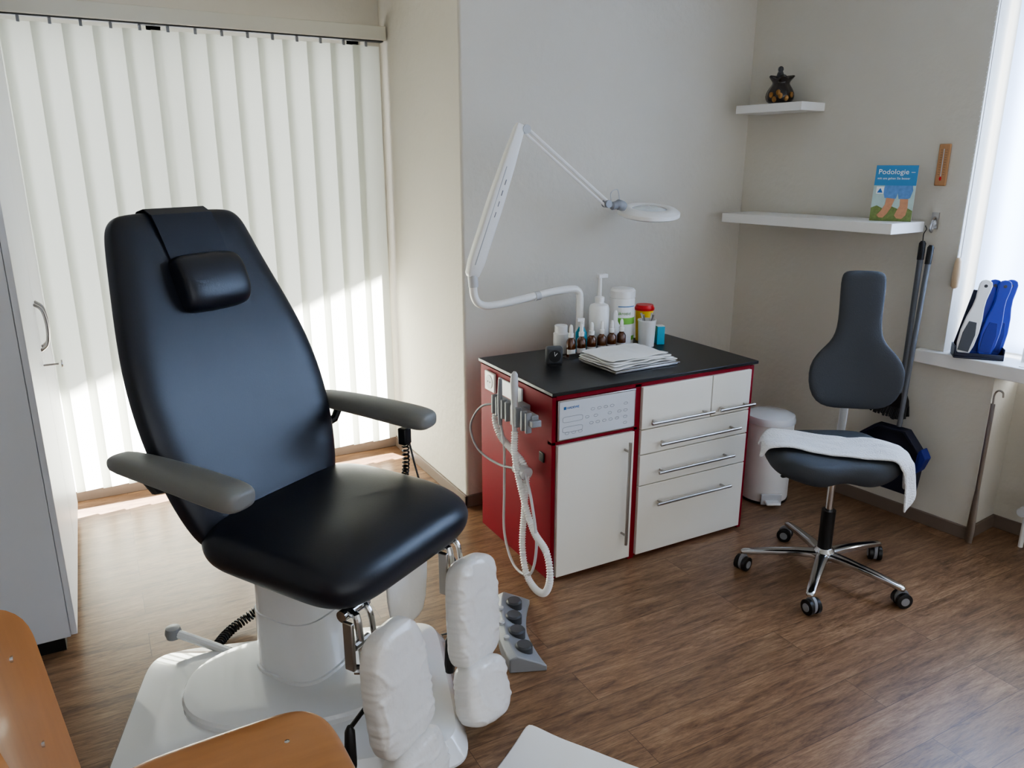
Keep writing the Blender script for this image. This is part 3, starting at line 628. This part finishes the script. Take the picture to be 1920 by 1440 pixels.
for iv in range(NV+1):
    v=-0.090+0.175*iv/NV
    row=[]
    base=nv*v+V((0.0,-0.010,0))
    sm=0
    while inside(base+dv*sm) and sm<0.4: sm+=0.001
    sn_=0
    while inside(base-dv*sn_) and sn_<0.4: sn_+=0.001
    smax=0.265+0.14+0.02*sin(iv*0.5); smin=0.285+0.014*sin(iv*0.7)
    for iu in range(65):
        s=-smin+(smax+smin)*iu/64; lim=sm if s>0 else sn_; sg=1 if s>0 else -1
        bb=base+V((0,0.010*sin(s*9+0.4),0))
        if abs(s)<=lim: p=bb+dv*s; z=seath(p.x,p.y)+0.010
        else:
            ex=abs(s)-lim; r=0.032; pe=bb+dv*lim*sg; ze=seath(pe.x,pe.y)+0.010
            if ex<r*1.57: p=pe+dv*sg*r*sin(ex/r); z=ze-r*(1-cos(ex/r))
            else: p=pe+dv*sg*(r+0.15*(ex-r*1.57)); z=ze-r-(ex-r*1.57); p=p+dv*sg*0.010*sin(iv*0.8+ex*14)
        n_=abs(noise.noise(V((s*8,v*20,2))))*0.012
        row.append(b.verts.new((p.x-0.015,p.y,z+n_)))
    g.append(row)
for r0,r1 in zip(g,g[1:]):
    for k in range(64): b.faces.new((r0[k],r0[k+1],r1[k+1],r1[k]))
mk("towel",b,TOWEL,T,sub=1,solid=0.009)
# ================================================================ RIGHT WALL THINGS
def WF(s,o,z): return mw@V((s,o,z))
T=thing("wall_shelf","small white floating shelf carrying a black pot","shelf",WF(0.065,0,1.838),-83.29)
mk("board",box(bmn(),0,0.375,-0.18,0,0,0.038),WHITE,T,bevel=0.002)
T=thing("wall_shelf","wide white floating shelf holding a booklet","shelf",WF(0.09,0,1.316),-84.5)
mk("board",box(bmn(),0,0.905,-0.25,0.0,0,0.045),WHITE,T,bevel=0.002)
T=thing("decorative_pot","black glazed pouch-shaped pot with gold leaves and small figure","pot",WF(0.25,-0.09,1.876),0)
b=bmn(); prof=[(0.042,0),(0.060,0.01),(0.070,0.035),(0.060,0.065),(0.042,0.088),(0.038,0.098),(0.050,0.112),(0.066,0.128)]
rr=[]
for r,z in prof:
    q=[]
    for i in range(40):
        a=2*pi*i/40; k=1+ (0.18*sin(a*5)*max(0,(z-0.098)/0.03)) + 0.04*sin(a*9)*(1 if 0.03<z<0.09 else 0)
        q.append(V((r*k*cos(a),r*k*sin(a),z+0.010*sin(a*5)*max(0,(z-0.098)/0.03))))
    rr.append(q)
loft(b,rr,cap=True); mk("pot",b,POTB,T,sub=1)
b=bmn()
for a,z in ((200,0.02),(225,0.035),(250,0.025),(275,0.04),(215,0.05),(185,0.04)):
    a=radians(a); c=V((0.069*cos(a),0.069*sin(a),z)); t=V((-sin(a),cos(a),0))
    loft(b,[ring(c+V((cos(a),sin(a),0))*k,t,Z,w,w*1.3,2,10) for k,w in ((-0.008,0.011),(0.0,0.010),(0.003,0.004))])
mk("leaf_ornament",b,GOLD,T)
b=bmn(); loft(b,[ring((-0.02,-0.01,z),X,Y,r,r,2,14) for z,r in ((0.11,0.012),(0.125,0.018),(0.14,0.014),(0.147,0.010),(0.155,0.013),(0.165,0.011),(0.17,0.004))])
tube(b,[(-0.035,-0.02,0.13),(-0.05,-0.03,0.14)],0.005,8); mk("small_figure",b,DGREY,T)
T=thing("booklet","blue and green booklet about foot care leaning on the wall","booklet",WF(0.90,-0.13,1.3615),0,rot=(radians(-9),0,radians(-60)))
bw,bh=0.082,0.235
mk("pages",box(bmn(),-bw,bw,0,0.003,0,bh),PAPER,T)
def plate(name,poly,y,mat): return mk(name,prism(bmn(),poly,y,y+0.0006),mat,T)
plate("cover_header",[(-bw,0.150),(bw,0.150),(bw,bh),(-bw,bh)],-0.0008,BOOKB)
plate("cover_photo",[(-bw,0),(bw,0),(bw,0.150),(-bw,0.150)],-0.0008,BOOKS)
plate("cover_grass",[(-bw,0),(bw,0),(bw,0.045),(0.055,0.06),(0.03,0.05),(0.0,0.062),(-0.03,0.05),(-0.06,0.065),(-bw,0.055)],-0.0014,GRASS)
plate("cover_jeans",[(-0.034,0.098),(-0.010,0.090),(0.012,0.096),(0.016,0.118),(0.022,0.094),(0.045,0.090),(0.066,0.098),(0.074,0.130),(0.070,0.150),(-0.038,0.150),(-0.042,0.125)],-0.0020,JEANS)
plate("cover_foot",[(-0.056,0.024),(-0.046,0.014),(-0.030,0.013),(-0.016,0.030),(-0.003,0.055),(0.008,0.094),(-0.026,0.098),(-0.028,0.07),(-0.042,0.042)],-0.0026,SKIN)
plate("cover_foot",[(0.014,0.024),(0.024,0.012),(0.044,0.010),(0.058,0.026),(0.062,0.055),(0.060,0.094),(0.028,0.094),(0.030,0.065),(0.020,0.042)],-0.0026,SKIN)
plate("cover_logo",[(-0.07,0.115),(-0.040,0.115),(-0.040,0.145),(-0.07,0.145)],-0.0032,WHITE)
plate("cover_logo_wave",[(-0.066,0.119),(-0.044,0.119),(-0.048,0.127),(-0.054,0.139),(-0.060,0.131)],-0.0038,INKB)
text(T,"cover_title","Podologie –",0.030,WHITE,front_m(-0.072,-0.0015,0.198))
text(T,"cover_subtitle","mit uns gehen Sie besser",0.0128,WHITE,front_m(-0.072,-0.0015,0.176))
T=thing("wall_thermometer","wooden wall thermometer with glass tube","thermometer",WF(1.03,-0.001,1.510),-83.29)
mk("board",box(bmn(),-0.024,0.024,-0.010,0,0,0.170),WOODL,T,bevel=0.004)
b=bmn(); tube(b,[(0,-0.012,0.035),(0,-0.012,0.15)],0.0018,8); mk("glass_tube",b,LGREY,T)
b=bmn(); tube(b,[(0,-0.012,0.022),(0,-0.013,0.03),(0,-0.012,0.038)],[0.003,0.005,0.003],10); mk("bulb",b,REDP,T)
b=bmn()
for i in range(11): box(b,0.006,0.014,-0.0108,-0.0098,0.045+0.01*i,0.0462+0.01*i); box(b,-0.014,-0.006,-0.0108,-0.0098,0.045+0.01*i,0.0462+0.01*i)
mk("scale_marks",b,DGREY,T)
T=thing("broom_hook","small metal wall hook holding the broom set","hook",WF(1.03,0,1.33),-83.29)
b=bmn(); box(b,-0.015,0.015,-0.006,0,0,0.07); tube(b,cr([(0,-0.004,0.05),(0,-0.03,0.03),(0,-0.035,0.0),(0,-0.02,-0.012),(0,-0.012,0.0)],5),0.004,8); mk("hook",b,STEEL,T)
T=thing("broom","long-handled broom with grey handle and black head hanging on wall","broom",WF(1.01,-0.04,0),-83.29)
b=bmn(); tube(b,[(0,0,0.56),(0,0,1.20)],0.012,12); mk("handle",b,HGREY,T)
b=bmn(); tube(b,[(0,0,1.20),(0,0,1.27),(0,0,1.28)],[0.014,0.014,0.008],12); tube(b,cr([(0,0,1.275),(0,-0.002,1.31),(0.008,0.0,1.33),(0,0.002,1.345)],4),0.002,6); mk("handle_grip",b,BLACK,T)
b=bmn(); prism(b,[(-0.10,0.53),(0.035,0.53),(0.03,0.56),(0.012,0.60),(-0.012,0.60),(-0.09,0.56)],-0.025,0.025)
for i in range(20):
    x=-0.097+0.13*i/19
    for y in (-0.02,0,0.02): tube(b,[(x,y,0.535),(x*1.15-0.004,y*1.4,0.475+0.02*random.random()-0.03*(x+0.03)*3)],[0.005,0.006],5)
mk("broom_head",b,BLACK,T)
T=thing("dustpan","black dustpan with long grey handle hanging on wall","dustpan",WF(1.07,-0.13,0),-83.29)
b=bmn(); tube(b,[(0,0,0.47),(0,0.04,1.19)],0.011,12); mk("handle",b,HGREY,T)
b=bmn(); tube(b,[(0,0.04,1.19),(0,0.045,1.26),(0,0.046,1.27)],[0.013,0.013,0.007],12); mk("handle_grip",b,BLACK,T)
b=bmn(); prism(b,[(-0.17,0.15),(0.10,0.15),(0.12,0.37),(0.04,0.46),(-0.10,0.46),(-0.17,0.40)],0.028,0.034)
prism(b,[(-0.17,0.15),(-0.16,0.15),(-0.16,0.40),(-0.09,0.45),(-0.10,0.46),(-0.17,0.40)],-0.02,0.03); prism(b,[(0.09,0.15),(0.10,0.15),(0.12,0.37),(0.04,0.46),(0.03,0.45),(0.11,0.37)],-0.02,0.03)
box(b,-0.10,0.04,-0.02,0.034,0.45,0.46)
mk("pan",b,NAVY,T,bevel=0.002)
b=bmn(); prism(b,[(0.10,0.27),(0.125,0.30),(0.145,0.36),(0.12,0.40),(0.105,0.38)],-0.02,0.03); mk("pan_clip",b,BLUED,T,bevel=0.004)
T=thing("shoehorn","long steel shoehorn leaning on wall corner","shoehorn",WF(1.392,-0.03,0),-83.29)
b=bmn(); rr=[]
for z,w,dp in ((0.002,0.014,0.006),(0.06,0.017,0.008),(0.16,0.014,0.006),(0.25,0.009,0.003),(0.5,0.009,0.002),(0.64,0.009,0.002)):
    rr.append([V((x*w,-dp*(1-x*x)+0.0,z)) for x in (-1,-0.5,0,0.5,1)]+[V((x*w,-dp*(1-x*x)+0.0025,z)) for x in (1,0.5,0,-0.5,-1)])
loft(b,rr); mk("blade",b,STEEL,T)
b=bmn(); tube(b,cr([(0,0,0.635),(0,0,0.68),(0.012,0,0.70),(0.03,0,0.695),(0.034,0,0.675)],5),0.004,8); mk("hook",b,STEEL,T)
T=thing("radiator","white panel radiator in niche below the window sill","radiator",WF(1.60,0.06,0),-83.29)
b=bmn(); 
for i in range(14): zloft(b,[(0.14,0.02,0.05,3),(0.16,0.024,0.055,3),(0.60,0.024,0.055,3),(0.62,0.02,0.05,3)],0.03+0.055*i,0.06,12)
box(b,0,0.78,0.035,0.085,0.16,0.20); box(b,0,0.78,0.035,0.085,0.56,0.60); mk("sections",b,WHITE,T)
b=bmn(); tube(b,cr([(0.02,0.06,0.19),(-0.05,0.06,0.19),(-0.06,0.06,0.15),(-0.06,0.06,0.0)],5),0.010,10); mk("pipe",b,WHITE,T)
b=bmn(); tube(b,[(-0.05,0.06,0.19),(-0.05,-0.03,0.19)],0.020,12); mk("valve",b,LGREY,T)
T=thing("window_curtain","translucent white curtain panel in the window recess","curtain",WF(0,0,0),-83.29)
b=bmn(); g=[]
for i in range(100):
    s=S0+0.03+1.28*i/99; g.append([b.verts.new((s,0.13+0.012*sin(s*42),z)) for z in (0.83,1.2,1.6,2.0,2.34)])
for r0,r1 in zip(g,g[1:]):
    for k in range(4): b.faces.new((r0[k],r0[k+1],r1[k+1],r1[k]))
mk("fabric",b,SHEER,T)
mk("rail",box(bmn(),S0+0.01,2.49,0.10,0.16,2.32,2.358),WHITE,T,bevel=0.003)
T=thing("pull_chain","white beaded blind pull chain with wooden toggle","pull chain",WF(1.150,-0.012,1.09),-83.29)
b=bmn(); tube(b,[(0,0,0.13),(0.004,0,0.6),(0.004,0.0,1.25)],0.0022,6); tube(b,[(0.014,0,0.13),(0.014,0,0.6),(0.012,0.0,1.25)],0.0022,6)
for i in range(60): lathe(b,[(0.0005,0.14+0.0183*i),(0.0035,0.1435+0.0183*i),(0.0005,0.147+0.0183*i)],0.001,0,6)
mk("chain",b,WHITE,T)
b=bmn(); zloft(b,[(0,0.006,0.006),(0.008,0.015,0.011),(0.06,0.017,0.012),(0.115,0.013,0.010),(0.13,0.006,0.006)],0.006,0,16); mk("toggle",b,TOGG,T)
RC=WF(1.290,0.01,0.8105)
T=thing("file_rack","dark blue plastic stand holding foot files on the sill","stand",RC,-50)
b=bmn(); box(b,-0.10,0.085,-0.035,0.06,0,0.010); box(b,-0.10,0.085,-0.035,-0.031,0.01,0.025); box(b,-0.10,-0.095,-0.035,0.06,0.01,0.05); box(b,0.08,0.085,-0.035,0.06,0.01,0.05)
prism(b,[(-0.10,0.01),(0.085,0.01),(0.085,0.26),(-0.05,0.28)],0.055,0.060)
mk("stand",b,NAVY,T,bevel=0.002)
def paddle(): 
    L_=[];R_=[]
    for z,w in ((0.0,0.010),(0.01,0.022),(0.04,0.029),(0.09,0.031),(0.14,0.027),(0.18,0.020),(0.21,0.018),(0.24,0.021),(0.262,0.022),(0.275,0.017),(0.28,0.006)):
        L_.append((-w,z)); R_.append((w,z))
    return R_+L_[::-1]
for i,(x,yy,mt,lb,tilt,mg) in enumerate(((-0.068,-0.020,WHITE,"white handled foot file with dark abrasive pad",10,DGREY),(-0.026,0.002,BLUE,"blue foot file standing in the rack",9,BLUED),(0.012,-0.018,BLUE,"blue foot file standing in the rack",8,BLUED),(0.048,0.004,BLUE,"blue foot file standing in the rack",6,BLUED))):
    f_=thing("foot_file",lb,"foot file",(0,0,0),group="foot files in the rack")
    f_.matrix_world=Matrix.Translation(RC)@Matrix.Rotation(radians(-50),4,'Z')@Matrix.Translation((x,yy,0.012))@Matrix.Rotation(radians(tilt),4,'Y')@Matrix.Rotation(radians(-5),4,'X')@Matrix.Diagonal((1.12,1,1.15,1))
    mk("body",prism(bmn(),paddle(),0,0.010),mt,f_,bevel=0.003)
    mk("abrasive_pad",prism(bmn(),[(-0.020,0.015),(0.017,0.015),(0.021,0.08),(0.012,0.125),(-0.014,0.125),(-0.022,0.08)],-0.002,0.001),mg,f_,bevel=0.001)
    b=bmn(); tube(b,[(0,-0.001,0.258),(0,0.011,0.258)],0.006,12); mk("hang_hole",b,DGREY,f_)
T=thing("paper_slip","small white paper lying on the window sill","paper",WF(1.50,0.03,0.811),-75)
mk("sheet",box(bmn(),-0.05,0.07,-0.04,0.05,0,0.002),PAPER,T)
T=thing("note_card","white note card standing on the window sill","card",WF(1.47,0.10,0.811),-55)
mk("card",box(bmn(),-0.05,0.05,0,0.003,0,0.06),PAPER,T)
# ================================================================ WOODEN CHAIR
T=thing("plywood_chair","tan moulded plywood chair with chrome screws","chair",(0.105,1.24,0),2)
b=bmn(); K=40
def cs(f,z): 
    out=[]
    for p in ring((0,0,0),X,Y,0.225,0.215,5,K):
        q=p*f; out.append(V((q.x,q.y,z-2.7*max(0,q.x-0.15)**2+0.012*(abs(q.y)/0.21)**2)))
    return out
loft(b,[cs(0.3,0.448),cs(0.9,0.448),cs(1.0,0.450),cs(1.0,0.458),cs(0.9,0.460),cs(0.3,0.452)]); mk("seat",b,PLY,T,sub=1)
b=bmn()
NY,NZ=28,26
fr_=[]
def bx(y,z): return -0.262-0.11*(z-0.5)-0.05*(1-(y/0.21)**2)
for side in (0,1):
    g=[]
    for iz in range(NZ+1):
        z=iz/NZ; row=[]
        for iy in range(NY+1):
            y=-1+2*iy/NY
            zz=2*z-1; 
            hw=0.222*(1-max(0,abs(zz)-0.55)**2.4*2.0)
            yy=y*hw; Zc=0.64+0.285*zz-0.03*abs(y)**3*(1 if zz>0 else 0)*abs(zz)
            row.append(b.verts.new((bx(yy,Zc)+side*0.011,yy,Zc)))
        g.append(row)
    for r0,r1 in zip(g,g[1:]):
        for k in range(NY): b.faces.new((r0[k],r0[k+1],r1[k+1],r1[k]))
    fr_.append(g)
A,Bg=fr_
def edge(g): return g[0]+[r[-1] for r in g[1:-1]]+g[-1][::-1]+[r[0] for r in g[1:-1]][::-1]
ea,eb=edge(A),edge(Bg)
for i in range(len(ea)): b.faces.new((ea[i],ea[(i+1)%len(ea)],eb[(i+1)%len(ea)],eb[i]))
mk("backrest",b,PLY,T,ang=50)
b=bmn()
for sy in (-1,1):
    tube(b,cr([(0.16,sy*0.19,0.0),(0.15,sy*0.17,0.3),(0.13,sy*0.165,0.425),(0.05,sy*0.165,0.435),(-0.12,sy*0.165,0.435),(-0.27,sy*0.165,0.43),(-0.305,sy*0.165,0.48),(-0.325,sy*0.165,0.80)],6),0.010,10)
    tube(b,[(-0.10,sy*0.165,0.43),(-0.26,sy*0.2,0.0)],0.010,10)
tube(b,[(0.05,-0.165,0.435),(0.05,0.165,0.435)],0.008,8)
mk("frame",b,CHROME,T)
for (x,y) in ((0.12,0.13),(0.12,-0.13),(-0.12,0.13),(-0.12,-0.13)): mk("screw",lathe(bmn(),[(0.006,0.456),(0.006,0.4615),(0.002,0.463)],x,y,12),CHROME,T)
for y,z in ((0.15,0.80),(0.15,0.62),(-0.15,0.8),(-0.15,0.62)):
    xx=bx(y,z)+0.011; mk("screw",tube(bmn(),[(xx-0.002,y,z),(xx+0.003,y,z)],0.006,12),CHROME,T)
T=thing("paper_mat","white paper sheet lying on the floor","paper",(0.95,1.65,0.0),-57)
b=bmn(); g=[]
for i in range(16):
    row=[]
    for j in range(12):
        x=0.42*i/15; y=-0.34*j/11
        row.append(b.verts.new((x,y,0.004+0.010*math.exp(-((x)**2+y**2)/0.004)+0.002*abs(noise.noise(V((x*8,y*8,0)))))))
    g.append(row)
for r0,r1 in zip(g,g[1:]):
    for k in range(11): b.faces.new((r0[k],r0[k+1],r1[k+1],r1[k]))
mk("sheet",b,PAPER,T,solid=0.002,sub=1)
# ================================================================ LIGHT
w=bpy.data.worlds.new("sky"); bpy.context.scene.world=w; w.use_nodes=True
bg=w.node_tree.nodes["Background"]; bg.inputs[0].default_value=(0.92,0.96,1.0,1); bg.inputs[1].default_value=1.30
def light(name,kind,energy,loc,direction=None,size=1,sy=None,col=(1,1,1)):
    l=bpy.data.lights.new(name,kind); l.energy=energy; l.color=col
    if kind=='AREA': l.shape='RECTANGLE'; l.size=size; l.size_y=sy or size
    o=bpy.data.objects.new(name,l); COL.objects.link(o); o.location=loc
    if direction: o.rotation_euler=V(direction).to_track_quat('-Z','Y').to_euler()
    return o
s=light("sun",'SUN',95,(0,8,5),(0.30,-0.75,-0.55),col=(1,0.985,0.95)); s.data.angle=radians(1.0)
light("sky_light",'AREA',34,(0.4,4.55,1.3),(0,-1,-0.05),2.0,2.2,(0.98,0.99,1.0))
p=WF(1.8,0.55,1.6); d=-(mw.to_3x3()@V((0,1,0)))
light("window_light",'AREA',150,p,(d.x,d.y,-0.1),1.4,1.6,(0.90,0.95,1))
try:
    bpy.context.scene.view_settings.look='AgX - Medium High Contrast'
except Exception as ex: print(ex)
# ================================================================ CAMERA
cam=bpy.data.cameras.new("camera"); cam.sensor_width=36; cam.lens=27.0; cam.clip_start=0.05
co=bpy.data.objects.new("camera",cam); COL.objects.link(co); co.location=(0,0,1.6)
co.rotation_euler=(radians(90-16),0,radians(-28.5))
bpy.context.scene.camera=co
